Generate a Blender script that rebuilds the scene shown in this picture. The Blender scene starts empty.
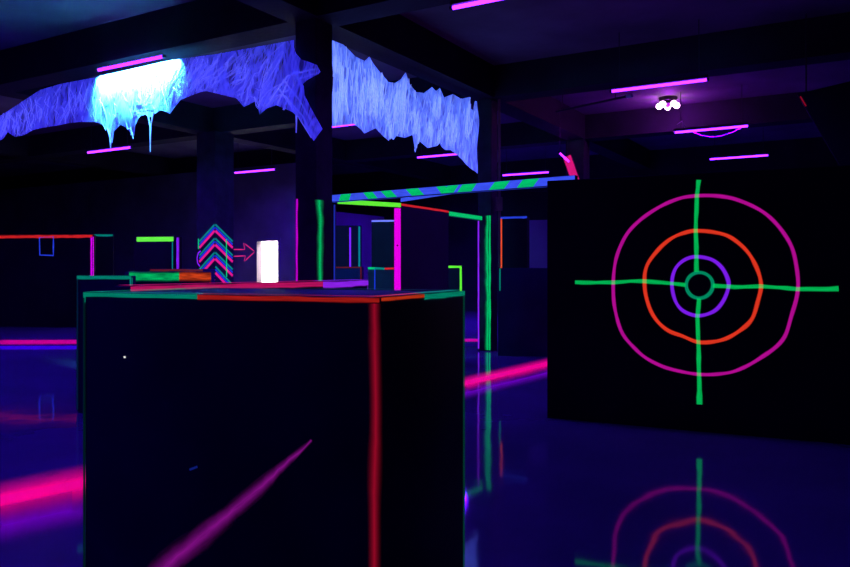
import bpy, bmesh, math, random
from mathutils import Vector, Matrix, noise

random.seed(7)
S = bpy.context.scene
C = S.collection
F, HC, HY, CX = 750.0, 1.35, 268.0, 425.0       # focal (px), eye height, horizon row, centre column
U = Vector((0.862, -0.508, 0)); V = Vector((0.508, 0.862, 0)); UP = Vector((0, 0, 1))   # building grid
GA = math.atan2(-0.508, 0.862)

def ray(px, py, z): return Vector(((px - CX) / F * z, z, HC + (HY - py) / F * z))
def flo(px, py):    return ray(px, py, HC * F / (py - HY))
def on(p0, d, px, py):                           # meet the vertical plane through p0 along d
    a = (px - CX) / F
    z = (p0[0] * d[1] - p0[1] * d[0]) / (a * d[1] - d[0])
    return ray(px, py, z)
def grid(u, v, z=0): return U * u + V * v + UP * z

# ---------------------------------------------------------------- materials
def nm(name):
    m = bpy.data.materials.new(name); m.use_nodes = True
    nt = m.node_tree; nt.nodes.clear()
    out = nt.nodes.new('ShaderNodeOutputMaterial')
    return m, nt, nt.nodes, nt.links, out

def matte(name, col, rough=0.6, var=0.35, scale=3.0, spec=0.3, bump=0.0, metal=0.0):
    m, nt, N, L, out = nm(name)
    b = N.new('ShaderNodeBsdfPrincipled'); L.new(b.outputs[0], out.inputs[0])
    tc = N.new('ShaderNodeTexCoord'); n = N.new('ShaderNodeTexNoise')
    n.inputs['Scale'].default_value = scale; n.inputs['Detail'].default_value = 6
    L.new(tc.outputs['Object'], n.inputs['Vector'])
    r = N.new('ShaderNodeValToRGB'); e = r.color_ramp.elements
    e[0].position, e[1].position = 0.3, 0.75
    e[0].color = tuple(c * (1 - var) for c in col) + (1,); e[1].color = tuple(min(1, c * (1 + var)) for c in col) + (1,)
    L.new(n.outputs['Fac'], r.inputs['Fac']); L.new(r.outputs[0], b.inputs['Base Color'])
    b.inputs['Roughness'].default_value = rough; b.inputs['Specular IOR Level'].default_value = spec
    b.inputs['Metallic'].default_value = metal
    if bump:
        bp = N.new('ShaderNodeBump'); bp.inputs['Strength'].default_value = bump; bp.inputs['Distance'].default_value = 0.02
        n2 = N.new('ShaderNodeTexNoise'); n2.inputs['Scale'].default_value = scale * 8; n2.inputs['Detail'].default_value = 4
        L.new(tc.outputs['Object'], n2.inputs['Vector']); L.new(n2.outputs['Fac'], bp.inputs['Height']); L.new(bp.outputs[0], b.inputs['Normal'])
    return m

def mth(N, L, op, a, b=None, clamp=False):
    n = N.new('ShaderNodeMath'); n.operation = op; n.use_clamp = clamp
    for i, x in enumerate((a, b)):
        if x is None: continue
        if isinstance(x, (int, float)): n.inputs[i].default_value = x
        else: L.new(x, n.inputs[i])
    return n.outputs[0]

def paint(name, col, k=1.0, soft=0.15, cover=1.0, brush=0.5, rag=None):
    """fluorescent paint, also light painted in as strokes: glows in its own colour, brush streaks along the stroke, ragged edges (UV: metres along, 0..1 across)"""
    m, nt, N, L, out = nm(name)
    uv = N.new('ShaderNodeUVMap'); sep = N.new('ShaderNodeSeparateXYZ'); L.new(uv.outputs[0], sep.inputs[0])
    cmb = N.new('ShaderNodeCombineXYZ')
    L.new(mth(N, L, 'MULTIPLY', sep.outputs[0], 7.0), cmb.inputs[0]); L.new(mth(N, L, 'MULTIPLY', sep.outputs[1], 5.0), cmb.inputs[1])
    n = N.new('ShaderNodeTexNoise'); n.inputs['Scale'].default_value = 1.0; n.inputs['Detail'].default_value = 5; L.new(cmb.outputs[0], n.inputs['Vector'])
    # coverage fades at the two edges, broken up by the brush
    d = mth(N, L, 'MULTIPLY', mth(N, L, 'ABSOLUTE', mth(N, L, 'SUBTRACT', sep.outputs[1], 0.5)), 2.0)
    d = mth(N, L, 'ADD', d, mth(N, L, 'MULTIPLY', mth(N, L, 'SUBTRACT', n.outputs['Fac'], 0.5), (soft * 1.0 if rag is None else rag)))
    a = mth(N, L, 'DIVIDE', mth(N, L, 'SUBTRACT', 1.0, d), soft, True)
    a = mth(N, L, 'MULTIPLY', mth(N, L, 'POWER', a, 1 + soft), cover, True)
    st = mth(N, L, 'MULTIPLY', mth(N, L, 'ADD', mth(N, L, 'MULTIPLY', mth(N, L, 'SUBTRACT', n.outputs['Fac'], 0.5), brush * 2), 1.0), k)
    b = N.new('ShaderNodeBsdfPrincipled')
    b.inputs['Base Color'].default_value = tuple(c * 0.5 + 0.01 for c in col) + (1,)
    b.inputs['Roughness'].default_value = 0.6; b.inputs['Specular IOR Level'].default_value = 0.1
    b.inputs['Emission Color'].default_value = tuple(col) + (1,); L.new(st, b.inputs['Emission Strength'])
    t = N.new('ShaderNodeBsdfTransparent'); mx = N.new('ShaderNodeMixShader')
    L.new(a, mx.inputs[0]); L.new(t.outputs[0], mx.inputs[1]); L.new(b.outputs[0], mx.inputs[2]); L.new(mx.outputs[0], out.inputs[0])
    return m

def glow(name, col, k):
    m, nt, N, L, out = nm(name)
    e = N.new('ShaderNodeEmission'); e.inputs[0].default_value = tuple(col) + (1,); e.inputs[1].default_value = k
    L.new(e.outputs[0], out.inputs[0]); return m

def floor_mat():
    m, nt, N, L, out = nm('polished_concrete')
    b = N.new('ShaderNodeBsdfPrincipled'); L.new(b.outputs[0], out.inputs[0])
    tc = N.new('ShaderNodeTexCoord'); n = N.new('ShaderNodeTexNoise'); n.inputs['Scale'].default_value = 0.7; n.inputs['Detail'].default_value = 8
    L.new(tc.outputs['Object'], n.inputs['Vector'])
    r = N.new('ShaderNodeValToRGB'); e = r.color_ramp.elements
    e[0].position, e[1].position = 0.35, 0.7; e[0].color = (0.13, 0.12, 0.23, 1); e[1].color = (0.2, 0.18, 0.34, 1)
    L.new(n.outputs['Fac'], r.inputs['Fac']); L.new(r.outputs[0], b.inputs['Base Color'])
    n2 = N.new('ShaderNodeTexNoise'); n2.inputs['Scale'].default_value = 2.2; n2.inputs['Detail'].default_value = 5
    L.new(tc.outputs['Object'], n2.inputs['Vector'])
    L.new(mth(N, L, 'ADD', mth(N, L, 'MULTIPLY', n2.outputs['Fac'], 0.07), 0.025), b.inputs['Roughness'])
    b.inputs['IOR'].default_value = 1.6
    n3 = N.new('ShaderNodeTexNoise'); n3.inputs['Scale'].default_value = 1.3; n3.inputs['Detail'].default_value = 2
    L.new(tc.outputs['Object'], n3.inputs['Vector'])
    bp = N.new('ShaderNodeBump'); bp.inputs['Strength'].default_value = 0.06; bp.inputs['Distance'].default_value = 0.05
    L.new(n3.outputs['Fac'], bp.inputs['Height']); L.new(bp.outputs[0], b.inputs['Normal'])
    return m

def web_mat(name, dense, col, k):
    m, nt, N, L, out = nm(name)
    uv = N.new('ShaderNodeUVMap')
    def ridge(rot, sx, sy, w, pw=2.0):
        mp = N.new('ShaderNodeMapping'); mp.inputs['Rotation'].default_value[2] = rot; mp.inputs['Location'].default_value = (w, w * 2, 0)
        L.new(uv.outputs[0], mp.inputs[0])
        sc = N.new('ShaderNodeMapping'); sc.inputs['Scale'].default_value = (sx, sy, 1); L.new(mp.outputs[0], sc.inputs[0])
        n = N.new('ShaderNodeTexNoise'); n.inputs['Scale'].default_value = 1; n.inputs['Detail'].default_value = 3; n.inputs['Distortion'].default_value = 0.5
        L.new(sc.outputs[0], n.inputs['Vector'])
        a = mth(N, L, 'ABSOLUTE', mth(N, L, 'SUBTRACT', n.outputs['Fac'], 0.5))
        return mth(N, L, 'POWER', mth(N, L, 'SUBTRACT', 1.0, mth(N, L, 'MULTIPLY', a, 7.0), True), pw)
    fib = mth(N, L, 'MAXIMUM', ridge(0.45, 9, 1.3, 3.1), ridge(-0.35, 10, 1.2, 8.7))
    fib = mth(N, L, 'MAXIMUM', fib, mth(N, L, 'MULTIPLY', ridge(0.05, 22, 1.6, 5.3), 0.8))
    fine = ridge(0.2, 42, 3, 1.7, 1.0)
    f = mth(N, L, 'ADD', mth(N, L, 'MULTIPLY', fib, 0.7), mth(N, L, 'MULTIPLY', fine, 0.3), True)
    alpha = mth(N, L, 'ADD', mth(N, L, 'MULTIPLY', f, 1 - dense + 0.25), dense, True)
    d = N.new('ShaderNodeBsdfDiffuse'); d.inputs[0].default_value = (0.75, 0.8, 0.85, 1)
    tr = N.new('ShaderNodeBsdfTranslucent'); tr.inputs[0].default_value = (0.75, 0.8, 0.85, 1)
    mx0 = N.new('ShaderNodeMixShader'); mx0.inputs[0].default_value = 0.35; L.new(d.outputs[0], mx0.inputs[1]); L.new(tr.outputs[0], mx0.inputs[2])
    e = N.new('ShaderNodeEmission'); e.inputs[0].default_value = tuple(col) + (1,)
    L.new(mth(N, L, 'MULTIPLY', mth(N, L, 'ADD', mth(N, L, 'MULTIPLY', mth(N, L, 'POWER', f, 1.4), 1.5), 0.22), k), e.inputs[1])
    ad = N.new('ShaderNodeAddShader'); L.new(mx0.outputs[0], ad.inputs[0]); L.new(e.outputs[0], ad.inputs[1])
    t = N.new('ShaderNodeBsdfTransparent'); mx = N.new('ShaderNodeMixShader')
    L.new(alpha, mx.inputs[0]); L.new(t.outputs[0], mx.inputs[1]); L.new(ad.outputs[0], mx.inputs[2]); L.new(mx.outputs[0], out.inputs[0])
    return m

M = dict(
    floor=floor_mat(),
    slab=matte('ceiling_slab', (0.16, 0.15, 0.17), 0.8, 0.35, 0.8, 0.1, 0.3),
    beam=matte('dark_painted_beam', (0.02, 0.018, 0.028), 0.7, 0.3, 1.5, 0.1, 0.2),
    wall=matte('black_wall', (0.022, 0.02, 0.026), 0.8, 0.3, 1.2, 0.1),
    lobbywall=matte('dull_wall', (0.15, 0.12, 0.16), 0.8, 0.3, 1.2, 0.1),
    white=matte('white_wall', (0.85, 0.84, 0.8), 0.7, 0.04, 1.2, 0.1),
    vinyl=matte('black_vinyl', (0.011, 0.010, 0.06), 0.55, 0.3, 2.0, 0.12, 0.05),
    board=matte('black_board', (0.010, 0.010, 0.013), 0.7, 0.3, 1.5, 0.06),
    navy=matte('navy_board', (0.03, 0.028, 0.05), 0.7, 0.2, 1.5, 0.1),
    conc=matte('black_column_paint', (0.03, 0.03, 0.036), 0.65, 0.4, 4.0, 0.1, 0.3),
    metal=matte('dark_metal', (0.05, 0.05, 0.055), 0.4, 0.2, 6, 0.4, 0, 0.6),
    rust=matte('brown_pipe', (0.16, 0.08, 0.07), 0.6, 0.4, 6, 0.3),
    whitep=matte('white_plastic', (0.75, 0.75, 0.75), 0.4, 0.05, 6, 0.4),
    tube=glow('uv_tube_glass', (0.16, 0.012, 1.0), 9.0),
    hot=glow('uv_tube_hot_pink', (1.0, 0.02, 0.42), 1.5),
    led=glow('pink_led_lens', (1.0, 0.45, 0.95), 14.0),
)
GREEN, LIME, TEAL = (0.0, 0.55, 0.13), (0.12, 0.85, 0.03), (0.0, 0.33, 0.2)
RED, ORANGE, PINK = (0.62, 0.015, 0.012), (0.85, 0.07, 0.01), (0.8, 0.01, 0.2)
MAG, PURP, BLUE = (0.8, 0.0, 0.75), (0.32, 0.02, 0.95), (0.03, 0.08, 0.9)
for n_, c_, k_, s_, cv_, br_, *rg_ in (
    ('green', GREEN, .9, .3, 1, .5), ('lime', LIME, 1, .12, 1, .3), ('teal', TEAL, .55, .3, 1, .6), ('vdim', TEAL, .025, .6, 1, .6), ('dimgreen', TEAL, .08, .6, 1, .6),
    ('red', RED, .85, .3, 1, .6), ('boxred', (.7, .02, .012), .42, .5, 1, .8), ('boxorange', (.8, .05, .01), .5, .5, 1, .8), ('softred', (.5, .005, .03), .55, 1.0, 1, .35, .25), ('orange', ORANGE, .75, .25, 1, .6), ('pink', PINK, .8, .25, 1, .3),
    ('topink', (.75, .01, .16), .55, .4, 1, .6), ('bandgreen', GREEN, .65, .5, 1, 1.6), ('bandorange', ORANGE, .55, .6, 1, 1.8), ('magenta', MAG, .95, .12, 1, .2), ('thinmag', MAG, .6, .4, 1, .5), ('purple', PURP, .75, .4, 1, .5), ('blue', BLUE, .55, .25, 1, .4), ('beamblue', (.05, .1, .9), .8, .12, 1, .5), ('dimblue', BLUE, .3, .4, 1, .4),
    ('dimred', RED, .13, .4, 1, .4), ('ringmag', (.5, .004, .3), .85, .45, 1, .35), ('ringorg', (.75, .035, .012), .95, .45, 1, .3),
    ('ringpur', (.2, .012, .8), .95, .45, 1, .3), ('ringgrn', (0, .3, .13), .8, .45, 1, .3), ('cross', (.0, .62, .11), 1.1, .4, .62, .5),
    ('pale', (.3, .35, .95), .55, .3, 1, .2), ('floorpink', (.85, .0, .22), .95, .9, .97, .15, .15), ('floorglow', (.3, .0, .8), .5, 1.0, .6, .2, .1), ('floorpinkdim', (.85, .0, .25), .55, .5, .9, .2), ('floorblue', (.08, .0, .8), .35, .5, .9, .2),  # the floor violet stands for a glow, put in as colour
    ('streak', (.5, .012, .48), .5, 1.0, .8, 1.3), ('spray', GREEN, .9, 1.0, 1, .9, .9), ('arrow', (.9, .03, .2), .75, .3, 1, .3), ('fleck', (.9, .9, .9), .8, .3, 1, .1), ('bfleck', BLUE, .12, .5, 1, .4)):
    M[n_] = paint('emissive_' + n_, c_, k_, s_, cv_, br_, *rg_)

# ---------------------------------------------------------------- mesh helpers
def thing(name, label, cat, loc=(0, 0, 0), group=None):
    o = bpy.data.objects.new(name, None); C.objects.link(o); o.location = loc
    o.empty_display_size = 0.1
    o['label'] = label; o['category'] = cat; o['kind'] = 'thing'
    if group: o['group'] = group
    return o

def obj(name, bm, mat, parent=None, smooth=False):
    """link bm (world coordinates) as one object; children sit in their parent's frame"""
    me = bpy.data.meshes.new(name)
    if parent is not None:
        bmesh.ops.translate(bm, vec=-parent.matrix_basis.translation, verts=bm.verts)
        if parent.parent is not None:
            bmesh.ops.translate(bm, vec=-parent.parent.matrix_basis.translation, verts=bm.verts)
    bmesh.ops.recalc_face_normals(bm, faces=bm.faces)
    bm.to_mesh(me); bm.free()
    if smooth:
        for p in me.polygons: p.use_smooth = True
    me.materials.append(mat)
    o = bpy.data.objects.new(name, me); C.objects.link(o)
    if parent is not None: o.parent = parent
    return o

def struct(name, bm, mat):
    o = obj(name, bm, mat); o['kind'] = 'structure'; return o

def prism(bm, pts, z0, z1):
    lo = [bm.verts.new((p[0], p[1], z0)) for p in pts]; hi = [bm.verts.new((p[0], p[1], z1)) for p in pts]
    n = len(pts); bm.faces.new(lo[::-1]); bm.faces.new(hi)
    for i in range(n): bm.faces.new((lo[i], lo[(i + 1) % n], hi[(i + 1) % n], hi[i]))

def quadbox(a, b, thick, z0, z1, side=1, bev=0.0):
    """upright slab whose visible foot runs a->b, thickness away to one side"""
    a, b = Vector((a[0], a[1], 0)), Vector((b[0], b[1], 0))
    d = (b - a).normalized(); n = Vector((-d.y, d.x, 0)) * thick * side
    bm = bmesh.new(); prism(bm, [a, b, b + n, a + n], z0, z1)
    if bev: bmesh.ops.bevel(bm, geom=bm.edges[:], offset=bev, segments=2, affect='EDGES', profile=0.5)
    return bm

def bar(bm, p, q, w, h):
    """square bar p->q, w across (horizontal), h tall (centre line)"""
    p, q = Vector(p), Vector(q); d = (q - p).normalized()
    s = d.cross(UP); s = s.normalized() if s.length > 1e-4 else Vector((1, 0, 0))
    t = s.cross(d).normalized(); vs = []
    for c in (p, q):
        for a, b in ((-1, -1), (1, -1), (1, 1), (-1, 1)): vs.append(bm.verts.new(c + s * a * w / 2 + t * b * h / 2))
    for f in ((0, 1, 2, 3), (7, 6, 5, 4), (0, 4, 5, 1), (1, 5, 6, 2), (2, 6, 7, 3), (3, 7, 4, 0)): bm.faces.new([vs[i] for i in f])
    return bm

def rod(bm, pts, r, n=8):
    pts = [Vector(p) for p in pts]; rings = []
    for i, p in enumerate(pts):
        d = (pts[min(i + 1, len(pts) - 1)] - pts[max(i - 1, 0)]).normalized()
        a = d.cross(UP) if abs(d.z) < .95 else d.cross(Vector((1, 0, 0))); a.normalize(); b = d.cross(a)
        rings.append([bm.verts.new(p + (a * math.cos(2 * math.pi * k / n) + b * math.sin(2 * math.pi * k / n)) * (r[i] if isinstance(r, list) else r)) for k in range(n)])
    for A, B in zip(rings, rings[1:]):
        for k in range(n): bm.faces.new((A[k], A[(k + 1) % n], B[(k + 1) % n], B[k]))
    bm.faces.new(rings[0][::-1]); bm.faces.new(rings[-1])
    return bm

def ribbon(pts, w, nrm, th=0.004, closed=False, off=0.001, sub=0.06, wob=0.0, bm=None):
    """a painted stroke: a thin coat of paint w wide along pts on a face whose outward normal is nrm"""
    bm = bm or bmesh.new(); uvl = bm.loops.layers.uv.verify()
    nrm = Vector(nrm).normalized(); P = [Vector(p) for p in pts]
    ws = list(w) if isinstance(w, (list, tuple)) else [w] * len(P)
    if closed: P.append(P[0]); ws.append(ws[0])
    Q, W = [P[0]], [ws[0]]
    for i in range(len(P) - 1):
        k = max(1, int((P[i + 1] - P[i]).length / sub))
        for j in range(1, k + 1): Q.append(P[i].lerp(P[i + 1], j / k)); W.append(ws[i] + (ws[i + 1] - ws[i]) * j / k)
    s, rows = 0.0, []
    for i, p in enumerate(Q):
        if closed and i in (0, len(Q) - 1): d = (Q[1] - Q[0]).normalized() + (Q[-1] - Q[-2]).normalized()
        else: d = Q[min(i + 1, len(Q) - 1)] - Q[max(i - 1, 0)]
        d = d.normalized(); c = nrm.cross(d).normalized()
        if i: s += (p - Q[i - 1]).length
        ww = W[i] * (1 + wob * noise.noise(p * 9)); sh = c * W[i] * wob * 0.5 * noise.noise(p * 5 + Vector((7, 3, 1)))
        rows.append((s, [bm.verts.new(p + sh + c * k * ww / 2 + nrm * h) for k, h in ((-1, off), (-1, off + th), (1, off + th), (1, off))]))
    for (s0, A), (s1, B) in zip(rows, rows[1:]):
        for i, (v0, v1) in enumerate(((0, 0), (0, 1), (1, 1))):
            f = bm.faces.new((A[i], B[i], B[i + 1], A[i + 1]))
            for l, uv in zip(f.loops, ((s0, v0), (s1, v0), (s1, v1), (s0, v1))): l[uvl].uv = uv
    return bm

def edge_paint(name, a, b, na, nb, w, mat, parent, label=None, wa=None):
    """paint lapped over an edge a->b: a strip on each of the two faces (outward normals na, nb)"""
    a, b = Vector(a), Vector(b); na, nb = Vector(na).normalized(), Vector(nb).normalized()
    bm = bmesh.new()
    w1 = wa or w
    ribbon([a - nb * w1 * .5, b - nb * w1 * .5], w1 + .006, na, wob=.25, bm=bm)
    ribbon([a - na * w * .5, b - na * w * .5], w + .006, nb, wob=.25, bm=bm)
    o = obj(name, bm, mat, parent)
    if label: o['label'] = label
    return o

# ---------------------------------------------------------------- room shell
U0, U1, V0, V1, CH = -27.0, 13.0, -7.0, 21.0, 4.6
def gpoly(u0, u1, v0, v1): return [grid(u0, v0), grid(u1, v0), grid(u1, v1), grid(u0, v1)]
def gbox(u0, u1, v0, v1, z0, z1, bm=None):
    bm = bm or bmesh.new(); prism(bm, gpoly(u0, u1, v0, v1), z0, z1); return bm
flr = struct('floor', gbox(U0, U1, V0, V1, -0.2, 0), M['floor'])
struct('ceiling', gbox(U0, U1, V0, V1, CH, CH + 0.2), M['slab'])
struct('wall_left', gbox(U0 - .2, U0, V0, V1, 0, CH), M['wall'])
struct('wall_right', gbox(U1, U1 + .2, V0, V1, 0, CH), M['wall'])
struct('wall_front', gbox(U0, U1, V0 - .2, V0, 0, CH), M['wall'])
struct('wall_back', gbox(U0, U1, V1, V1 + .2, 0, CH), M['wall'])
BB, BW = 4.09, 0.2
k = 1
for v in (2.1, 6.625, 11.13, 15.64):
    struct('trim_%d' % k, gbox(U0, U1, v - BW, v + BW, BB, CH), M['beam']); k += 1
for u in (-17.95, -11.65, -5.355, .95, 7.25):
    bm = bmesh.new()
    for v0, v1 in ((V0, 2.1), (2.1, 6.625), (6.625, 11.13), (11.13, 15.64), (15.64, V1)):
        gbox(u - BW, u + BW, v0 + (BW if v0 != V0 else 0), v1 - (BW if v1 != V1 else 0), BB, CH, bm)
    struct('trim_%d' % k, bm, M['beam']); k += 1

# the lobby wall with the lit doorway
WV = 15.1
pw = grid(0, WV)
def on_w(px, py): return on(pw, U, px, py)
def uw(px): p = on_w(px, 268); return p.dot(U)
ud0, ud1 = uw(257), uw(279.5); dh = on_w(268, 240).z; ue = ud1 + 1.55
bm = gbox(-26.9, ud0, WV, WV + .15, 0, BB); gbox(ud1, ue, WV, WV + .15, 0, BB, bm); gbox(ud0, ud1, WV, WV + .15, dh, BB, bm)
gbox(ue, ue + .05, WV + .15, WV + 2.6, 0, 2.8, bm)
lw = struct('wall_lobby', bm, M['lobbywall'])
bm = gbox(ud0 - .06, ud0 + .03, WV - .02, WV + .17, 0, dh + .05); gbox(ud1 - .03, ud1 + .06, WV - .02, WV + .17, 0, dh + .05, bm); gbox(ud0 + .03, ud1 - .03, WV - .02, WV + .17, dh - .03, dh + .05, bm)
struct('door_1', bm, M['lobbywall'])
bm = gbox(ud0 - .9, ud0 - .8, WV + .15, WV + 2.6, 0, 2.7); gbox(ud1 + 1.45, ud1 + 1.55, WV + .15, WV + 2.6, 0, 2.7, bm)
gbox(ud0 - .8, ud1 + 1.45, WV + 2.5, WV + 2.6, 0, 2.7, bm); gbox(ud0 - .9, ud1 + 1.55, WV + .15, WV + 2.6, 2.7, 2.8, bm)
gbox(ud0 - .8, ud1 + 1.45, WV + .15, WV + 2.5, 0, .02, bm)
struct('wall_vestibule', bm, M['white'])
ar = [(233, 249.5), (244.8, 249.5), (243.8, 243), (255, 251.6), (244.3, 261.5), (245.4, 255.8), (233, 256.4)]
o = obj('painted_arrow', ribbon([on_w(x, y) for x, y in ar], .035, -V, closed=True, sub=.1), M['arrow'], lw)
o['label'] = 'pink outlined arrow pointing at the lit doorway'

# emissive bands laid flat on the floor
def fline(name, up, lowr, mat):
    bm = bmesh.new(); A = [flo(*p) for p in up]; B = [flo(*p) for p in lowr]
    uvl = bm.loops.layers.uv.verify(); rows = []; s = 0; n = 60
    def lerp_poly(P, t):
        x = t * (len(P) - 1); i = min(int(x), len(P) - 2); return P[i].lerp(P[i + 1], x - i)
    pa = None
    for i in range(n + 1):
        a, b = lerp_poly(A, i / n), lerp_poly(B, i / n)
        if pa: s += (a - pa).length
        pa = a; rows.append((s, [bm.verts.new(a + UP * .001), bm.verts.new(a + UP * .004), bm.verts.new(b + UP * .004), bm.verts.new(b + UP * .001)]))
    for (s0, X), (s1, Y) in zip(rows, rows[1:]):
        for j, (v0, v1) in enumerate(((0, 0), (0, 1), (1, 1))):
            f = bm.faces.new((X[j], Y[j], Y[j + 1], X[j + 1]))
            for l, uv in zip(f.loops, ((s0, v0), (s1, v0), (s1, v1), (s0, v1))): l[uvl].uv = uv
    o = obj(name, bm, mat, flr); return o
o = fline('floor_line', [(-60, 491), (85, 462), (470, 374), (560, 354)], [(-60, 542), (85, 509), (470, 392), (560, 369)], M['floorpink'])  # pink emissive band across the floor, soft at both edges
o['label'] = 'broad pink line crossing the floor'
o = fline('floor_line', [(-60, 520), (85, 489), (470, 385), (560, 364)], [(-60, 565), (85, 530), (470, 400), (560, 377)], M['floorglow']); o['label'] = 'soft violet glow along the pink line, put into the floor colour'  # violet glow on the floor, drawn as an emissive band
o = fline('floor_line', [(-40, 339.5), (480, 338.5)], [(-40, 345.5), (480, 342)], M['floorpinkdim']); o['label'] = 'thin pink line across the far floor'
o = fline('floor_line', [(-40, 345.5), (160, 345)], [(-40, 350.5), (160, 350)], M['floorblue']); o['label'] = 'thin blue line across the far floor'

# ---------------------------------------------------------------- bullseye partition
pa, pb = ray(547, 418, 6.75), flo(850, 445)
d = Vector((pb.x - pa.x, pb.y - pa.y, 0)).normalized(); nb = Vector((d.y, -d.x, 0))
pend = Vector((pa.x, pa.y, 0)) + d * 3.3
part = thing('target_partition', 'large black partition board painted with a neon bullseye and crosshair', 'partition', (pa.x, pa.y, 0))
obj('board', quadbox(pa, pend, .14, 0, 2.135, 1, .006), M['board'], part)
def onb(px, py): return on(pa, d, px, py)
def c8(pts): return [onb(530 + x / 2.1, 160 + y / 2.1) for x, y in pts]
def smooth_loop(P, n=6):
    out = []; m = len(P)
    for i in range(m):
        p0, p1, p2, p3 = P[i - 1], P[i], P[(i + 1) % m], P[(i + 2) % m]
        for j in range(n):
            t = j / n
            out.append(.5 * ((2 * p1) + (p2 - p0) * t + (2 * p0 - 5 * p1 + 4 * p2 - p3) * t * t + (3 * p1 - p0 - 3 * p2 + p3) * t ** 3))
    return out
outer = [(350,75),(400,76),(440,85),(490,110),(530,150),(555,200),(562,270),(548,330),(530,378),(490,412),(440,440),(400,449),(355,450),(310,443),(270,430),(230,405),(195,365),(178,310),(175,258),(182,205),(200,160),(230,127),(265,103),(310,82)]
middle = [(350,148),(385,151),(420,162),(455,190),(475,225),(485,263),(478,300),(465,335),(435,362),(400,378),(355,382),(320,370),(290,358),(265,335),(247,300),(240,255),(247,220),(272,186),(300,163),(330,151)]
inner = [(350,203),(380,208),(402,225),(415,250),(416,270),(405,298),(385,318),(352,327),(322,317),(305,295),(298,260),(305,230),(325,210)]
cent = [(356 + 28 * math.cos(a), 263 + 27 * math.sin(a)) for a in [i * math.pi / 8 for i in range(16)]]
for nme, pts, mt, w, lb in (('outer_ring', outer, 'ringmag', .036, 'magenta outer ring'), ('middle_ring', middle, 'ringorg', .039, 'orange-red middle ring'), ('inner_ring', inner, 'ringpur', .038, 'violet inner ring'), ('bullseye_ring', cent, 'ringgrn', .038, 'small green ring')):
    o = obj(nme, ribbon(smooth_loop(c8(pts)), w, nb, .003, closed=True, wob=.25), M[mt], part); o['label'] = lb
for pts in ([(354,42),(351,75),(350,110),(349,148),(350,203),(350,235)], [(355,291),(352,330),(353,380),(355,450),(357,513)], [(95,257),(140,258),(175,257),(210,254),(240,254),(298,259),(327,262)], [(384,264),(430,267),(485,265),(520,268),(562,272),(648,270)]):
    bm = ribbon(c8(pts), [.044] + [.038] * (len(pts) - 2) + [.05], nb, .003, off=.0055, wob=.35)
    o = obj('crosshair_stroke', bm, M['cross'], part); o['label'] = 'green crosshair stroke'

# ---------------------------------------------------------------- near box
ub = Vector((.9225, -.386, 0)); vb = Vector((.386, .9225, 0)); HB = 1.25
fc = Vector((-.15, 2.5, 0)); lc = fc - ub * 1.32; rc = fc + vb * .826; bc = lc + vb * .826
box = thing('padded_box', 'big black vinyl box in front with red corner stripe and diagonal streak', 'box', fc)
bm = bmesh.new(); prism(bm, [lc, fc, rc, bc], 0, HB)
bmesh.ops.bevel(bm, geom=bm.edges[:], offset=.012, segments=3, affect='EDGES', profile=.5)
obj('body', bm, M['vinyl'], box, True)
T = UP * HB; nf, nr = -vb, ub; nl, nk = -ub, vb
m1 = lc.lerp(fc, .43); m2 = fc.lerp(rc, .45)
edge_paint('edge_stripe', lc + T, m1 + T, nf, UP, .045, M['teal'], box, 'teal green edge stripe', .013)
edge_paint('edge_stripe', m1 + T, fc + T, nf, UP, .05, M['boxred'], box, 'orange-red edge stripe', .016)
edge_paint('edge_stripe', fc + T, m2 + T, nr, UP, .05, M['boxorange'], box, 'orange edge stripe', .01)
edge_paint('edge_stripe', m2 + T, rc + T, nr, UP, .055, M['teal'], box, 'green edge stripe', .018)
edge_paint('edge_stripe', bc + T, rc + T, nk, UP, .05, M['dimgreen'], box, 'dim teal back edge stripe')
edge_paint('edge_stripe', lc + T, bc + T, nl, UP, .04, M['teal'], box, 'teal side edge stripe')
o = obj('corner_stripe', ribbon([fc - ub * .018 + UP * .02, fc - ub * .018 + T * .985], .06, nf, .003, wob=.2), M['softred'], box); o['label'] = 'soft red stripe down the front corner'
edge_paint('corner_stripe', rc + UP * .02, rc + T * .985, nr, nk, .008, M['dimgreen'], box, 'dim green stripe down the side corner')
edge_paint('corner_stripe', lc + UP * .02, lc + T * .985, nf, nl, .012, M['vdim'], box, 'dim teal stripe down the outer corner', .006)
def onf(px, py): return on(fc, ub, px, py)
sp = [(150, 582), (178, 556), (200, 537), (222, 520), (245, 500), (268, 480), (290, 460), (312, 440)]
o = obj('face_streak', ribbon([onf(*p) for p in sp], [.14, .12, .105, .09, .075, .06, .04, .015], nf, .002, wob=.15), M['streak'], box); o['label'] = 'magenta diagonal streak'  # emissive magenta strip laid on the front face, narrowing upwards
o = obj('paint_fleck', ribbon([onf(124.2, 357), onf(126.2, 357)], .009, nf, .002), M['fleck'], box); o['label'] = 'white fleck'
o = obj('paint_fleck', ribbon([onf(190, 469.5), onf(198, 466.5)], .012, nf, .002), M['bfleck'], box); o['label'] = 'blue fleck'

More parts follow.
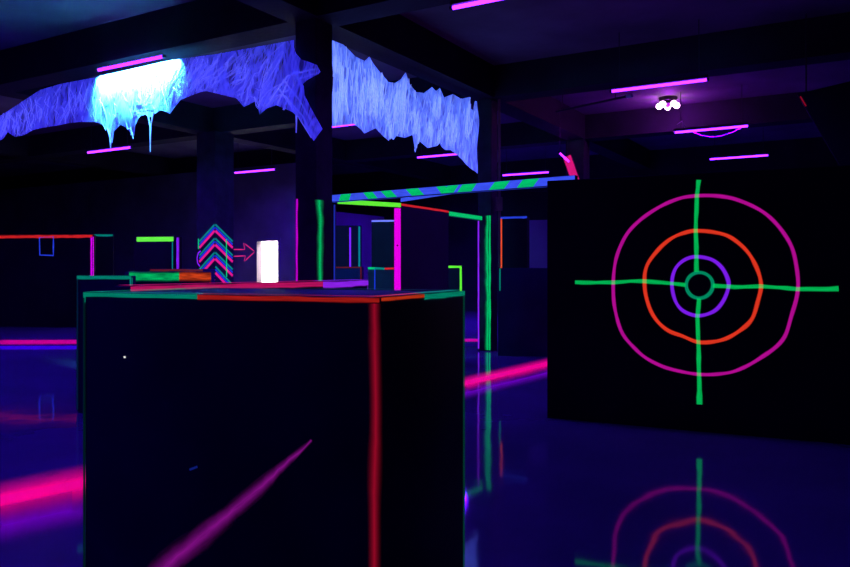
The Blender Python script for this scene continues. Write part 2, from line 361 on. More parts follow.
# ---------------------------------------------------------------- low barriers behind it
p0, p1 = Vector((-1.74, 4.2, 0)), Vector((-.585, 6.25, 0)); dv = (p1 - p0).normalized(); nv = Vector((dv.y, -dv.x, 0))
lb_ = thing('low_barrier', 'low thin barrier topped with pink and purple right behind the big box', 'barrier', p0)
obj('panel', quadbox(p0, p1, .13, 0, HB, -1, .006), M['vinyl'], lb_)
mid = p0.lerp(p1, .74)
edge_paint('top_paint', p0 + nv * .13 + T, mid + nv * .13 + T, nv, UP, .12, M['topink'], lb_, 'pink painted top edge', .04)
edge_paint('top_paint', mid + nv * .13 + T, p1 + nv * .13 + T, nv, UP, .12, M['purple'], lb_, 'purple painted top edge', .05)
o = obj('end_stripe', ribbon([p1 + nv * .115 + UP * .9, p1 + nv * .115 + T], .03, dv), M['purple'], lb_)

def frontbox(name, label, cat, px0, px1, z0, z1, h, depth, mat, bm_side=1):
    a, b = ray(px0, 268, z0), ray(px1, 268, z1)
    t = thing(name, label, cat, (a.x, a.y, 0))
    obj('panel', quadbox(a, b, depth, 0, h, bm_side, .005), mat, t)
    a.z = b.z = 0; dd = (b - a).normalized(); return t, a, b, dd, Vector((dd.y, -dd.x, 0))

t, a, b, dd, nn = frontbox('low_barrier', 'low black box edged in dim green at its left corner and top', 'barrier', 77, 131.5, 6.98, 7.0, 1.277, .12, M['vinyl'])
edge_paint('edge_stripe', a + UP * 1.277, b + UP * 1.277, nn, UP, .05, M['teal'], t, None, .03)
edge_paint('corner_stripe', a + UP * .03, a + UP * 1.26, nn, -dd, .014, M['vdim'], t)
edge_paint('corner_stripe', b + UP * .9, b + UP * 1.26, nn, dd, .015, M['teal'], t)
t, a, b, dd, nn = frontbox('low_barrier', 'low black barrier with a brushed green to orange band along its top', 'barrier', 129, 211, 8.3, 8.7, 1.305, .5, M['vinyl'])
m = a.lerp(b, .6)
o = obj('paint_band', ribbon([a + UP * 1.25, m + UP * 1.25], .12, nn, wob=.2), M['bandgreen'], t); o['label'] = 'green brushed band'
o = obj('paint_band', ribbon([m + UP * 1.25, b + UP * 1.25], .12, nn, wob=.2), M['bandorange'], t); o['label'] = 'orange brushed band'
edge_paint('corner_stripe', b + UP * .9, b + UP * 1.19, nn, dd, .02, M['dimred'], t)
t, a, b, dd, nn = frontbox('low_barrier', 'low dark barrier with a dull red top edge in front of the chevron column', 'barrier', 150, 203, 12.4, 12.2, 1.335, .4, M['vinyl'])
edge_paint('edge_stripe', a + UP * 1.335, b + UP * 1.335, nn, UP, .04, M['dimred'], t)

# ---------------------------------------------------------------- far left partitions
t, a, b, dd, nn = frontbox('partition', 'wide far partition with a red top edge and small blue square', 'partition', -70, 92.5, 17.4, 17.0, 2.10, .15, M['board'])
edge_paint('edge_stripe', a + UP * 2.1, b + UP * 2.1, nn, UP, .07, M['red'], t, 'red top stripe')
edge_paint('corner_stripe', b + UP * .1, b + UP * 2.06, nn, dd, .05, M['thinmag'], t, 'magenta corner stripe')
fr = [on(a, dd, x, y) for x, y in ((39.5, 237.5), (53.5, 237), (53.5, 255.5), (40, 255))]
o = obj('painted_square', ribbon(fr, .04, nn, closed=True, sub=.2), M['blue'], t); o['label'] = 'small blue outlined square'
c_, e_ = ray(94, 268, 17.6), ray(113, 268, 17.7)
t2 = thing('partition', 'short dark partition with a dim green top beside the red-topped one', 'partition', (c_.x, c_.y, 0))
obj('panel', quadbox(c_, e_, .15, 0, 2.14, 1, .005), M['board'], t2); c_.z = e_.z = 0; d2 = (e_ - c_).normalized()
edge_paint('edge_stripe', c_ + UP * 2.14, e_ + UP * 2.14, Vector((d2.y, -d2.x, 0)), UP, .05, M['teal'], t2)
t, a, b, dd, nn = frontbox('partition', 'far dark partition with a bright lime bar along its top', 'partition', 134, 178, 15.2, 15.0, 1.98, .15, M['board'])
o = obj('paint_band', ribbon([a + UP * 1.93 + dd * .06, a.lerp(b, .9) + UP * 1.93], .1, nn), M['lime'], t)
o = obj('corner_stripe', ribbon([b - dd * .12 + UP * .3, b - dd * .12 + UP * 1.87], .03, nn), M['teal'], t); o['label'] = 'thin green vertical stripe'
edge_paint('corner_stripe', b + UP * .3, b + UP * 1.96, nn, dd, .03, M['purple'], t, 'purple corner stripe')

# ---------------------------------------------------------------- columns
def column(label, cx, cy, h, top=BB):
    t = thing('column', label, 'column', (cx, cy, 0), 'concrete columns')
    c = Vector((cx, cy, 0)); bm = bmesh.new()
    prism(bm, [c - U * h - V * h, c + U * h - V * h, c + U * h + V * h, c - U * h + V * h], 0, top)
    bmesh.ops.bevel(bm, geom=[e for e in bm.edges if abs(e.verts[0].co.z - e.verts[1].co.z) > 1], offset=.012, segments=2, affect='EDGES', profile=.5)
    obj('shaft', bm, M['conc'], t); return t, c
t, c = column('dark column joining the two web sheets, green stripe on one side', -1.246, 8.42, .1475)
q = c + U * .1475
o = obj('stripe_or_sheen', ribbon([q - V * .085 + UP * .2, q - V * .085 + UP * 1.1, q - V * .075 + UP * 1.7, q - V * .085 + UP * 2.1], [.15, .14, .14, .16], U, wob=.25, sub=.04), M['spray'], t); o['label'] = 'ragged green vertical stripe'
q = c - V * .1475 - U * .12
o = obj('stripe_or_sheen', ribbon([q + UP * .2, q + UP * 2.12], .035, -V, wob=.3), M['thinmag'], t); o['label'] = 'thin magenta vertical stripe'
t, c = column('column at the end of the web with purple and green stripes to the floor', 1.03, 12.3, .12)
q = c - V * .12
o = obj('stripe_or_sheen', ribbon([q - U * .108 + UP * .03, q - U * .108 + UP * 2.15], .032, -V, wob=.2), M['purple'], t); o['label'] = 'purple vertical stripe'
o = obj('stripe_or_sheen', ribbon([q + U * .055 + UP * .02, q + U * .06 + UP * .9, q + U * .05 + UP * 1.5, q + U * .055 + UP * 2.2], [.13, .12, .13, .12], -V, wob=.25, sub=.03), M['spray'], t); o['label'] = 'ragged green vertical stripe'
obj('stripe_or_sheen', ribbon([q + U * .1 + UP * .02, q + U * .1 + UP * 2.2], .03, -V, wob=.4, sub=.03, off=.006), M['green'], t)
t, c = column('far column lit pink beside a lamp over the end of the striped beam', 3.3, 16.2, .2)
q = c - V * .2
o = obj('stripe_or_sheen', ribbon([q - U * .17 + UP * 3.75, q + U * .06 + UP * 3.1], .2, -V), M['pink'], t); o['label'] = 'pink lamp sheen painted slanting on the shaft'  # pink light on the shaft, painted as an emissive stripe

hc = .26
t, c = column('dark column painted with neon chevrons left of the lit doorway', -4.285, 15.33, hc)
k0 = c + U * hc - V * hc
def onL(px, py): return on(k0, U, px, py)
def onR(px, py): return on(k0, V, px, py)
pxk = CX + k0.x / k0.y * F
for i in range(4):
    y = 224.5 + 14 * i
    for dy, mt, w, lb in ((0, 'teal', .05, 'teal chevron'), (3.0, 'dimblue', .05, 'blue chevron'), (6.3, 'pink', .062, 'pink chevron')):
        bm = bmesh.new()
        if i < 3:
            ribbon([onL(pxk - .2, y + dy), onL(199.5, y + dy + 17)], w, -V, bm=bm)
            ribbon([onR(pxk + .2, y + dy), onR(232.6, y + dy + 17)], w, U, bm=bm)
        else:
            ribbon([onL(pxk - .2, y + dy + 6), onL(207, y + dy + 14)], w, -V, bm=bm)
            ribbon([onR(pxk + .2, y + dy), onR(231, y + dy + 17)], w, U, bm=bm)
        o = obj('chevron', bm, M[mt], t); o['label'] = lb
o = obj('stripe_or_sheen', ribbon([onR(226, 239), onR(226.3, 277)], .035, U, off=.006), M['green'], t); o['label'] = 'thin green vertical line'
o = obj('stripe_or_sheen', ribbon([onL(198.8, 238.5), onL(198.8, 249)], .035, -V, off=.006), M['green'], t); o['label'] = 'short green mark'
o = obj('painted_arc', ribbon([onL(x, y) for x, y in ((201, 251), (198.6, 253), (197.4, 258), (198, 263), (200.3, 266.5))], .035, -V, off=.006), M['purple'], t); o['label'] = 'purple arc'

# ---------------------------------------------------------------- portal with striped beam
def post(name, label, cat, px, z, w, dep, h, mat):
    p = ray(px, 268, z); p.z = 0; t = thing(name, label, cat, p)
    bm = bmesh.new(); prism(bm, [p + Vector((-w / 2, 0, 0)), p + Vector((w / 2, 0, 0)), p + Vector((w / 2, dep, 0)), p + Vector((-w / 2, dep, 0))], 0, h)
    obj('shaft', bm, mat, t); return t, p
t, p = post('post', 'dark post with a blue edge carrying the left end of the striped beam', 'post', 331, 9.12, .1, .08, 2.125, M['conc'])
obj('edge_stripe', ribbon([p + Vector((.042, 0, .1)), p + Vector((.042, 0, 2.12))], .022, (0, -1, 0)), M['dimblue'], t)
L_, R_ = Vector((-1.14, 9.1, 0)), Vector((1.43, 7.15, 0)); db = (R_ - L_).normalized(); nbm = Vector((db.y, -db.x, 0))
t = thing('striped_beam', 'long blue beam with green slashes spanning to the bullseye partition', 'beam', L_ + UP * 2.16)
bm = quadbox(L_, R_, .06, 2.15, 2.236, 1)
obj('bar', bm, M['navy'], t)
o = obj('face_paint', ribbon([L_ + UP * 2.193, R_ + UP * 2.193], .084, nbm, .003, off=.0005), M['beamblue'], t); o['label'] = 'blue painted face'
o = obj('face_paint', ribbon([L_ + UP * 2.15 - nbm * .03, R_ + UP * 2.15 - nbm * .03], .055, -UP, .003, off=.0005), M['dimblue'], t); o['label'] = 'dim blue painted underside'
def onbm(px, py): return on(L_ + nbm * .004, db, px, py)
for x0, x1, lean in ((340, 350, 2), (366, 375, -5), (384, 394, -6), (409, 421, -6), (439, 448, -5), (445, 456, 5), (460, 474, 5), (492, 507, 6), (520, 536, 6)):
    A_ = [onbm(x0 - lean / 2, 190), onbm(x1 - lean / 2, 190), onbm(x1 + lean / 2, 190), onbm(x0 + lean / 2, 190)]
    for q, z in zip(A_, (2.155, 2.155, 2.231, 2.231)): q.z = z
    bm = bmesh.new(); fr_ = [bm.verts.new(q + nbm * .004) for q in A_]; bk = [bm.verts.new(q) for q in A_]
    uvl = bm.loops.layers.uv.verify(); f = bm.faces.new(fr_)
    for l, uv in zip(f.loops, ((0, .4), (.1, .4), (.1, .6), (0, .6))): l[uvl].uv = uv
    for q in range(4):
        f = bm.faces.new((fr_[q], fr_[(q + 1) % 4], bk[(q + 1) % 4], bk[q]))
        for l in f.loops: l[uvl].uv = (0, .5)
    obj('slash_mark', bm, M['green'], t)
post('post', 'black post behind the bullseye partition carrying the striped beam', 'post', CX + F * 1.38 / 7.22, 7.22, .1, .08, 2.155, M['conc'])

t, p = post('post', 'glowing magenta post with a bolt at the corner of the dark partition', 'post', 397.5, 9.72, .088, .05, 2.13, M['navy'])
obj('face_paint', ribbon([p + UP * .02, p + UP * 2.125], .088, (0, -1, 0)), M['magenta'], t)
bm = bmesh.new(); rod(bm, [ray(397.5, 245.5, 9.72), ray(397.5, 245.5, 9.7)], .012, 10); obj('bolt', bm, M['metal'], t)
a_, b_ = Vector((-1.07, 9.16, 0)), Vector((-.315, 9.70, 0)); dl = (b_ - a_).normalized(); nl_ = Vector((dl.y, -dl.x, 0))
t = thing('lintel', 'lime green lintel bar from the blue-edged post to the magenta post', 'lintel', a_ + UP * 2.13)
obj('bar', quadbox(a_, b_, .05, 2.132, 2.192), M['navy'], t)
obj('face_paint', ribbon([a_ + UP * 2.162, b_ + UP * 2.162], .058, nl_), M['lime'], t)
t = thing('batten', 'thin blue batten running from the magenta post to the striped beam', 'beam', (-.29, 9.64, 2.2))
bm = bar(bmesh.new(), (-.29, 9.64, 2.222), (.60, 7.93, 2.20), .04, .04); obj('bar', bm, M['navy'], t)
q0, q1 = Vector((-.29, 9.64, 2.222)), Vector((.60, 7.93, 2.20)); dq = (q1 - q0).normalized(); nq = Vector((dq.y, -dq.x, 0)).normalized()
nq = nq if nq.y < 0 else -nq
obj('face_paint', ribbon([q0 + nq * .02, q1 + nq * .02], .05, nq), M['beamblue'], t)

pA = Vector((-.315, 9.8, 0)); pB2 = Vector((.98, 12.22, 0)); dA = (pB2 - pA).normalized(); nA = Vector((dA.y, -dA.x, 0))
pe = on(pA, dA, 448.5, 268); pe.z = 0
t = thing('partition', 'dark navy partition with a thin red top edge between magenta post and green lintel', 'partition', pA)
obj('panel', quadbox(pA, pe, .1, 0, 2.19, 1, .004), M['navy'], t)
edge_paint('edge_stripe', pA + UP * 2.19, pe + UP * 2.19, nA, UP, .025, M['red'], t)
lg0 = pe + dA * .01; lg1 = on(pA, dA, 482, 268); lg1.z = 0
t = thing('lintel', 'green lintel bar from the navy partition to the striped column', 'lintel', lg0 + UP * 2.12)
obj('bar', quadbox(lg0, lg1, .08, 2.115, 2.19), M['navy'], t)
obj('face_paint', ribbon([lg0 + UP * 2.152, lg1 + UP * 2.152], .075, nA), M['green'], t)

# inside the portal
t, a, b, dd, nn = frontbox('partition', 'far dark partition with thin purple and green vertical stripes, seen through the portal', 'partition', 326, 361, 15.0, 15.0, 2.2, .15, M['board'])
o = obj('vertical_stripe', ribbon([on(a, dd, 350.2, 300), on(a, dd, 350.2, 227.5)], .04, nn), M['purple'], t); o['label'] = 'purple stripe'
o = obj('vertical_stripe', ribbon([on(a, dd, 359.3, 300), on(a, dd, 359.3, 226.5)], .045, nn), M['teal'], t); o['label'] = 'green stripe'
t, a, b, dd, nn = frontbox('partition', 'dark partition with a pale blue top edge behind the magenta post', 'partition', 371.5, 398, 13.4, 13.3, 2.2, .2, M['board'])
edge_paint('edge_stripe', a + UP * 2.2, b + UP * 2.2, nn, UP, .025, M['pale'], t)
t, a, b, dd, nn = frontbox('low_barrier', 'low dark barrier with a dull red top edge seen through the portal', 'barrier', 328, 361.5, 11.6, 11.6, 1.37, .4, M['vinyl'])
edge_paint('edge_stripe', a + UP * 1.37, b + UP * 1.37, nn, UP, .02, M['dimred'], t)
edge_paint('corner_stripe', b + UP * .9, b + UP * 1.36, nn, dd, .02, M['dimred'], t)
t, a, b, dd, nn = frontbox('low_barrier', 'low dark barrier with green, teal and red top edge against the magenta post', 'barrier', 368, 396, 11.2, 11.0, 1.358, .3, M['navy'])
m1, m2 = a.lerp(b, .25), a.lerp(b, .6)
for x, y, mt, lb in ((a, m1, 'green', 'green edge stripe'), (m1, m2, 'teal', 'teal edge stripe'), (m2, b, 'red', 'red edge stripe')):
    edge_paint('edge_stripe', x + UP * 1.358, y + UP * 1.358, nn, UP, .03, M[mt], t, lb)
obj('vertical_stripe', ribbon([m1 + UP * .8, m1 + UP * 1.33], .025, nn), M['dimblue'], t)
t, a, b, dd, nn = frontbox('low_barrier', 'low navy box outlined in lime under the green lintel', 'barrier', 446, 461.5, 12.7, 12.7, 1.385, .3, M['navy'])
edge_paint('edge_stripe', a + UP * 1.385, b + UP * 1.385, nn, UP, .03, M['lime'], t)
edge_paint('corner_stripe', b + UP * .4, b + UP * 1.36, nn, dd, .03, M['lime'], t)

# right of the far column
t, a, b, dd, nn = frontbox('low_barrier', 'wide low black block between the purple-green column and the bullseye partition', 'barrier', 498, 640, 11.55, 11.2, 1.35, .4, M['vinyl'])
o = obj('corner_stripe', ribbon([a + dd * .03 + UP * 1.0, a + dd * .03 + UP * 1.345], .025, nn), M['teal'], t)
t, a, b, dd, nn = frontbox('partition', 'dark partition with orange side edge and blue top behind the low black block', 'partition', 499.5, 527, 12.9, 12.7, 2.225, .15, M['board'])
edge_paint('edge_stripe', a + UP * 2.225, b + UP * 2.225, nn, UP, .03, M['blue'], t, 'blue top stripe')
o = obj('corner_stripe', ribbon([a + dd * .03 + UP * .3, a + dd * .03 + UP * 2.2], .045, nn), M['orange'], t); o['label'] = 'orange side stripe'
t, a, b, dd, nn = frontbox('partition', 'plum tinted partition showing between the blue-topped one and the bullseye board', 'partition', 524, 600, 14.0, 13.6, 2.24, .15, matte('plum_board', (.2, .06, .2), .7, .15, 1.5, .1))
pz = on((1.25, 12.18), (1, 0), 499.2, 268)
t = thing('pipe', 'brown vertical pipe with a junction box beside the striped column', 'pipe', (pz.x, pz.y, 1.36))
bm = rod(bmesh.new(), [(pz.x, pz.y, 1.36), (pz.x, pz.y, CH)], .022, 10); obj('tube', bm, M['rust'], t)
bm = bmesh.new(); prism(bm, [(pz.x - .05, pz.y - .045), (pz.x + .05, pz.y - .045), (pz.x + .05, pz.y + .045), (pz.x - .05, pz.y + .045)], 2.28, 2.5); obj('junction_box', bm, M['rust'], t)

frontbox('partition', 'tall black board added to block a tube lamp reflection in the floor', 'partition', 498, 566, 14.6, 14.5, 2.83, .15, M['board'])  # blocker added to cut the far tube lamp out of the floor reflection
# slanted panel under the ceiling at the right
pp = [ray(797, 94, 9.6), ray(880, 74, 9.0), ray(880, 196, 9.0), ray(852, 186, 9.2)]
t = thing('slanted_panel', 'black slanted panel hanging under the ceiling beyond the bullseye board', 'panel', pp[3])
bm = bmesh.new(); A_ = [bm.verts.new(p) for p in pp]; B_ = [bm.verts.new(p + V * .12) for p in pp]
bm.faces.new(A_); bm.faces.new(B_[::-1])
for i in range(4): bm.faces.new((A_[i], A_[(i + 1) % 4], B_[(i + 1) % 4], B_[i]))
obj('board', bm, M['board'], t)
nps = (pp[1] - pp[0]).cross(pp[3] - pp[0]).normalized(); nps = nps if nps.y < 0 else -nps
o = obj('edge_mark', ribbon([pp[0].lerp(pp[3], .03) + U * .02, pp[0].lerp(pp[3], .14) + U * .02], .035, nps), M['softred'], t); o['label'] = 'short pink mark on its edge'
for p in (pp[0] + V * .06 + U * .1, pp[1] + V * .06 - U * .1): obj('hanger', rod(bmesh.new(), [p - UP * .05, Vector((p.x, p.y, CH))], .01, 6), M['metal'], t)

# ---------------------------------------------------------------- UV tube lamps
def lamp_light(p, col, energy, length, rot=None, size=.06, spread=None, parent=None):
    l = bpy.data.lights.new('lamp_light', 'AREA'); l.shape = 'RECTANGLE'; l.size = length; l.size_y = size
    l.color = col; l.energy = energy
    if spread: l.spread = spread
    o = bpy.data.objects.new('lamp_light', l); C.objects.link(o)
    o.location = p; o.rotation_euler = rot or (0, 0, GA)
    return o
TL = 1.25
def tube_mesh(): return rod(bmesh.new(), [(-TL / 2, 0, 0), (TL / 2, 0, 0)], .02, 12)
proto = {}
def make_proto():
    me = {}
    def m(name, bm, mat, smooth=False):
        x = bpy.data.meshes.new(name); bmesh.ops.recalc_face_normals(bm, faces=bm.faces); bm.to_mesh(x); bm.free(); x.materials.append(mat)
        if smooth:
            for p in x.polygons: p.use_smooth = True
        me[name] = x
    m('tube', tube_mesh(), M['tube'])
    bm = bmesh.new(); rod(bm, [(-TL / 2 - .03, 0, 0), (-TL / 2, 0, 0)], .022, 10); m('end_cap', bm, M['metal'])
    bm = bmesh.new(); bar(bm, (-TL / 2 - .02, 0, .045), (TL / 2 + .02, 0, .045), .05, .04); m('housing', bm, M['metal'])
    return me
me = make_proto()
LG = (0.07, 0.0, 1.0)
def lamp(label, p, hang=True, energy=70, mat=None, ang=GA, col=LG, top=CH, light=True):
    t = thing('tube_lamp', label, 'lamp', p, 'UV tube lamps'); t.rotation_euler = (0, 0, ang)
    for nme in ('tube', 'housing'):
        o = bpy.data.objects.new(nme, me[nme]); C.objects.link(o); o.parent = t
    if mat: t.children[0].data = me['tube'].copy(); t.children[0].data.materials[0] = mat
    for s in (0, 1):
        o = bpy.data.objects.new('end_cap', me['end_cap']); C.objects.link(o); o.parent = t
        if s: o.rotation_euler = (0, 0, math.pi)
    if hang:
        for s in (-1, 1):
            w = bpy.data.meshes.new('hanger'); bm = rod(bmesh.new(), [(s * TL * .42, 0, .06), (s * TL * .42, 0, top - p[2])], .006, 6); bm.to_mesh(w); bm.free(); w.materials.append(M['metal'])
            o = bpy.data.objects.new('hanger', w); C.objects.link(o); o.parent = t
    if light:
        lo = lamp_light((p[0], p[1], p[2] - .03), col, energy, TL); 
    return t
def tube_at(pxa, pya, pxb, pyb):
    a, b = (pxa - CX) / F, (pxb - CX) / F
    z1 = TL * (.862 + .508 * b) / (b - a); z2 = z1 - .508 * TL
    return (ray(pxa, pya, z1) + ray(pxb, pyb, z2)) / 2
lamp('violet tube lamp just above the pink star-shaped spotlight', tube_at(612, 91, 707, 80), energy=45)
T9 = lamp('violet tube lamp with a white cable looping beneath it', tube_at(675, 132.5, 748, 126))
lamp('violet tube lamp lowest of the three beyond the bullseye board', tube_at(710, 159.5, 768, 155))
lamp('violet tube lamp below the glowing patch of the left web', tube_at(88, 152, 131, 148))
lamp('violet tube lamp left of the web column above the chevron column', tube_at(235, 172.5, 275, 169.8))
lamp('violet tube lamp over the middle of the striped beam', tube_at(503, 175.5, 549, 172), energy=200)
lamp('violet tube lamp peeking out at the lower edge of the right web', ray(441, 155.5, 17.2), energy=180)
lamp('pinkish tube lamp half hidden between the web column and right web', ray(342, 125.5, 13.2), energy=130)
lamp('tube lamp cut off by the top of the picture', ray(512, -4, 7.0), energy=25)
# hot pink lamp by the far column: seen nearly end on
lamp('hot pink tube lamp end-on beside the far column', ray(564, 157, 15.0), mat=M['hot'], ang=math.radians(71), light=False)
# the lamp in front of the left web: under the beam
p6 = grid(0, 6.625 - BW - .06)
c1 = on(p6, U, 97, 75); c2 = on(p6, U, 165, 60); cm = (c1 + c2) / 2; cm.z = BB - .035 - .08
lw_ = lamp('pink tube lamp under the beam lighting the left web white', cm, hang=False, mat=M['hot'], light=False)
# unseen fill lamps added over and behind the camera, same grid
for i, (u, v) in enumerate(((-2.2, 2.6), (3.5, -2.2), (-9, 1.5), (-7, -3), (-14.5, 4.5))):
    lamp(('added violet fill lamp, out of view over the big front box', 'added violet fill lamp over the floor behind the viewer', 'added violet fill lamp, out of view over the left floor', 'added violet fill lamp by the front wall, out of view', 'added violet fill lamp at the far left, out of view')[i], grid(u, v, 3.85), energy=(14, 12, 180, 120, 170)[i])
# white cable loop on T9
bm = bmesh.new()
rod(bm, [(x * TL / 2, 0, z) for x, z in ((-.95, .14), (-.8, .2), (-.72, .06), (-.5, -.02), (-.25, -.1), (0, -.14), (.3, -.14), (.6, -.09), (.85, -.01), (.98, .03))], .008, 6)
cb = obj('cable', bm, M['whitep']); cb.parent = T9; cb['label'] = 'white sagging cable'

# T1: strong UV wash on the web and beam
RX = Matrix.Rotation(math.radians(40), 3, U)          # tilt from straight down towards the web
eul = (RX @ Matrix.Rotation(GA, 3, 'Z')).to_euler()
lamp_light(cm - UP * .03 + U * .08 - V * .05, (0.06, 0.5, 1.0), 400, 1.5, eul, .05, math.radians(85))

# pink star spotlight
ps = ray(668, 100, 14.3); ps.z = CH
t = thing('spotlight', 'pink star-shaped spotlight with five bright lenses on the ceiling', 'spotlight', ps)
bm = bmesh.new(); rod(bm, [ps, ps - UP * .07], .17, 20); obj('base', bm, M['metal'], t)
hd = ps - UP * .09
for i in range(5):
    a_ = math.radians(-90 + 72 * i + 20); q = hd + Vector((math.cos(a_) * .14, math.sin(a_) * .14, -.03)); ax = Vector((math.cos(a_) * .7, math.sin(a_) * .7, -.7)).normalized()
    bm = bmesh.new(); rod(bm, [hd + Vector((math.cos(a_) * .05, math.sin(a_) * .05, 0)), q + ax * .02], .045, 12); arm = obj('lamp_head', bm, M['metal'], t)
    bm = bmesh.new(); bmesh.ops.create_icosphere(bm, subdivisions=2, radius=.06, matrix=Matrix.Translation(q + ax * .04)); obj('lens', bm, M['led'], arm, True)
l = bpy.data.lights.new('spotlight_light', 'POINT'); l.color = (.5, .01, 1); l.energy = 60; l.shadow_soft_size = .1
o = bpy.data.objects.new('spotlight_light', l); C.objects.link(o); o.location = ps - UP * .25
# black conduit with socket
ca, cb_ = ray(556, 106.5, 13.4), ray(627, 102, 12.2); zc = (ca.z + cb_.z) / 2; ca.z = cb_.z = zc
t = thing('conduit', 'thin black conduit with a pale socket end near the spotlight', 'conduit', ca)
obj('tube', rod(bmesh.new(), [ca, cb_], .02, 8), M['metal'], t)
obj('socket', rod(bmesh.new(), [cb_, cb_ + (cb_ - ca).normalized() * .1], .035, 10), M['whitep'], t)
for f in (.1, .85): q = ca.lerp(cb_, f); obj('hanger', rod(bmesh.new(), [q, Vector((q.x, q.y, CH))], .008, 6), M['metal'], t)

# vestibule light
l = bpy.data.lights.new('vestibule_light', 'AREA'); l.shape = 'RECTANGLE'; l.size = 1.6; l.size_y = 1.6; l.energy = 600; l.color = (1, .93, .85)
o = bpy.data.objects.new('vestibule_light', l); C.objects.link(o); o.location = grid((ud0 + ud1) / 2, WV + 1.3, 2.68); o.rotation_euler = (0, 0, GA)

# ---------------------------------------------------------------- fake cobwebs
def interp(P, x):
    for (x0, y0), (x1, y1) in zip(P, P[1:]):
        if x0 <= x <= x1: return y0 + (y1 - y0) * (x - x0) / max(1e-6, x1 - x0)
    return P[-1][1] if x > P[-1][0] else P[0][1]

def web_patch(bm, cols, p0, d, seed, rows=18, amp=.05):
    """cols: list of (top pixel, bottom pixel) pairs on the vertical plane p0,d"""
    uvl = bm.loops.layers.uv.verify(); n = Vector((-d[1], d[0], 0)); G = []
    for (ta, ba) in cols:
        r = []
        for j in range(rows + 1):
            f = j / rows; P = on(p0, d, ta[0] + (ba[0] - ta[0]) * f, ta[1] + (ba[1] - ta[1]) * f)
            s = Vector((P.x, P.y, 0)).dot(Vector((d[0], d[1], 0))); z = P.z
            P = P + n * amp * (noise.noise(Vector((s * 3, z * 2.2, seed))) - .2) * min(1, f * 4)
            r.append((bm.verts.new(P), (s, z)))
        G.append(r)
    for A, B in zip(G, G[1:]):
        for j in range(rows):
            q = (A[j], B[j], B[j + 1], A[j + 1]); f = bm.faces.new([v for v, _ in q])
            for l, (_, uv) in zip(f.loops, q): l[uvl].uv = uv
            f.smooth = True
    return bm
def sheet_cols(top, bot, x0, x1, step):
    xs = []; x = x0
    while x < x1: xs.append(x); x += step
    xs += [p[0] for p in top + bot if x0 <= p[0] <= x1] + [x1]
    xs = sorted(set(round(v, 2) for v in xs))
    return [((x, interp(top, x)), (x, interp(bot, x))) for x in xs]
def strands(bm, p0, d, top, bot, x0, x1, n, lean, seed, r=.004, amp=.04, sl=.5):
    rnd = random.Random(seed); nn = Vector((-d[1], d[0], 0))
    for _ in range(n):
        x = rnd.uniform(x0, x1); yt, yb = interp(top, x), interp(bot, x); h = yb - yt
        if h < 4: continue
        f0, f1 = sorted((rnd.random(), rnd.random()))
        if f1 - f0 < .25: f1 = min(1, f0 + .4)
        ln = lean(x) + rnd.uniform(-sl, sl); pts = []; bow = rnd.uniform(-4, 4) * sl * 2
        for k in range(7):
            f = f0 + (f1 - f0) * k / 6; xx = x - ln * h * (f - f0) + bow * math.sin(math.pi * k / 6)
            xx = min(max(xx, x0), x1); y = interp(top, xx) + (interp(bot, xx) - interp(top, xx)) * f
            pts.append(on(p0, d, xx, y) - nn * (.015 + amp * rnd.random() * .3))
        if min((pts[i + 1] - pts[i]).length for i in range(6)) > .001: rod(bm, pts, r * rnd.uniform(.6, 1.4), 4)
    return bm

ltop = [(-40, 135), (0, 116), (20, 103), (40, 90), (60, 84), (97, 77), (165, 61), (220, 53.5), (294, 40)]
lbot = [(-40, 160), (0, 142), (4, 139), (8, 132), (16, 137), (22, 135.5), (30, 132), (40, 129), (60, 125), (80, 122), (95, 122), (102, 124), (107, 130), (110.2, 142), (112, 143), (114, 131), (122, 125), (128, 128), (132, 135), (133.5, 136), (136, 126), (141, 117), (147, 115), (151, 118), (155, 114), (160, 110), (166, 112), (168.5, 113.5), (172, 109), (180, 100), (190, 96), (200, 92), (206, 91), (221, 94.5), (238, 98.7), (244, 107), (250, 104), (256, 100), (257.5, 108), (259, 114.6), (265.5, 108), (276, 105), (285, 108.5), (294, 112.5)]
pL = grid(0, 6.625 - .2)       # hangs just in front of the column face
wL = thing('cobweb', 'torn glowing blue web hanging from the left beam with a white lit patch', 'cobweb', on(pL, U, 150, 60))
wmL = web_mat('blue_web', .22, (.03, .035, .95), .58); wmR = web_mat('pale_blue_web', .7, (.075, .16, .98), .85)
smL = paint('web_strand_glow', (.12, .16, 1.0), .8, .01, 1, 0)
def strand_mat(name, col, k):
    m, nt, N, L, out = nm(name); b = N.new('ShaderNodeBsdfPrincipled'); b.inputs['Base Color'].default_value = (.75, .8, .85, 1); b.inputs['Roughness'].default_value = .8
    b.inputs['Emission Color'].default_value = tuple(col) + (1,); b.inputs['Emission Strength'].default_value = k; L.new(b.outputs[0], out.inputs[0]); return m
sL = strand_mat('web_strands_blue', (.09, .1, 1.0), .7); sR = strand_mat('web_strands_pale', (.2, .3, 1.0), .9)
bm = web_patch(bmesh.new(), sheet_cols(ltop, lbot, -40, 294, 2.0), pL, U, 1.3)
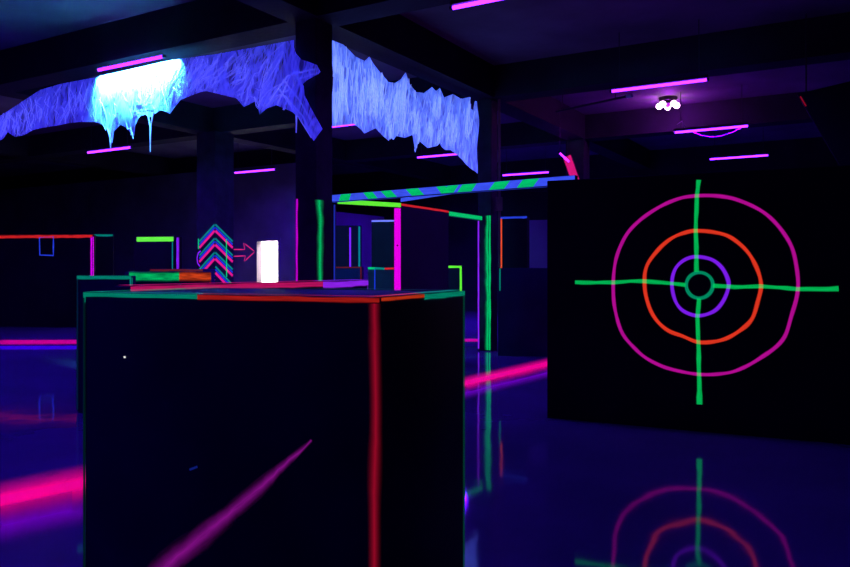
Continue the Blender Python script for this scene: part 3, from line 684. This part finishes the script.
# the tatters reaching over the column
web_patch(bm, [((292, 40.4), (292, 70)), ((296, 53.5), (298, 75)), ((301.5, 59.6), (303, 84)), ((309, 62), (306, 81)), ((317, 65), (311, 78)), ((320.5, 72), (319, 74))], pL - V * .03, U, 2.2, 8, .01)
web_patch(bm, [((292, 70), (292, 111.5)), ((298, 75), (298, 117)), ((303.6, 86), (302, 122)), ((304.6, 95.5), (306, 128)), ((312, 110), (310, 135)), ((322.6, 129), (314, 141))], pL - V * .03, U, 3.1, 10, .01)
sh = obj('sheet', bm, wmL, wL)
bm = strands(bmesh.new(), pL, U, ltop, lbot, -38, 293, 330, lambda x: .25 if x < 100 else (.0 if x < 180 else .75), 4)
for pts in ([(108, 128), (110.5, 136), (111.3, 148)], [(113, 128), (111.8, 138), (111.3, 148)], [(148, 112), (150.6, 126), (151, 152)], [(154, 112), (151.5, 126), (151, 152)], [(131, 128), (133, 134), (133.8, 139)], [(297, 114), (297, 124), (296.8, 133)], [(280, 90), (296, 112), (312, 138)], [(284, 80), (300, 100), (318, 132)], [(286, 96), (303, 116), (315, 138)], [(278, 104), (292, 74), (318, 69)], [(270, 100), (288, 76), (314, 70)], [(284, 110), (297, 80), (319, 73)]):
    rod(bm, [on(pL, U, *p) - V * .01 for p in pts], [.012, .008, .006, .006][:len(pts)], 5)
o = obj('strands', bm, sL, wL); o['kind'] = 'stuff'

rtop = [(331.5, 40), (343.5, 44.6), (355.4, 56.5), (364.7, 61), (369.4, 56.5), (373, 63), (378, 69.7), (388.5, 82), (395, 83), (401, 79), (405.7, 72.3), (409.7, 84), (416, 92), (424, 93), (432, 87), (436, 91), (440, 88), (444, 97.5), (453, 94), (461, 99), (470, 97), (471, 109), (473, 110), (474.8, 101), (476.8, 101.4)]
rbot = [(331.5, 126.6), (353, 124), (359, 129), (363, 133.7), (374, 128.4), (382, 136), (388.5, 141), (390, 137), (393, 140), (396, 136), (404, 138), (411, 135), (413.6, 153), (416, 146), (419, 140.6), (428, 148), (436, 146), (439, 143), (441, 147), (445, 150), (450.7, 150), (462.6, 161), (470, 169), (476.8, 174)]
pR = grid(-5.355, 0)
wR = thing('cobweb', 'ragged pale blue web stretched between the two striped columns under the beam', 'cobweb', on(pR, V, 400, 80))
obj('sheet', web_patch(bmesh.new(), sheet_cols(rtop, rbot, 331.5, 476.8, 1.5), pR, V, 5.5, 18, .05), wmR, wR)
bm = strands(bmesh.new(), pR, V, rtop, rbot, 332, 476, 330, lambda x: .0 if x < 380 else .12, 9, .0035, .04, .14)
o = obj('strands', bm, sR, wR); o['kind'] = 'stuff'

# ---------------------------------------------------------------- camera, view
cam = bpy.data.cameras.new('camera'); co = bpy.data.objects.new('camera', cam); C.objects.link(co)
cam.sensor_width = 36; cam.lens = F / 850 * 36; co.location = (0, 0, HC); co.rotation_euler = (math.pi / 2, 0, 0)
cam.shift_y = -(283.5 - HY) / 850; cam.clip_start = .05; cam.clip_end = 200
S.camera = co
w = bpy.data.worlds.new('world'); S.world = w; w.use_nodes = True
w.node_tree.nodes['Background'].inputs[0].default_value = (0, 0, 0, 1)
vs = S.view_settings; vs.view_transform = 'Standard'; vs.look = 'None'; vs.exposure = 0; vs.gamma = 1; vs.use_curve_mapping = False
S.cycles.use_denoising = True; S.cycles.max_bounces = 8; S.cycles.transparent_max_bounces = 16
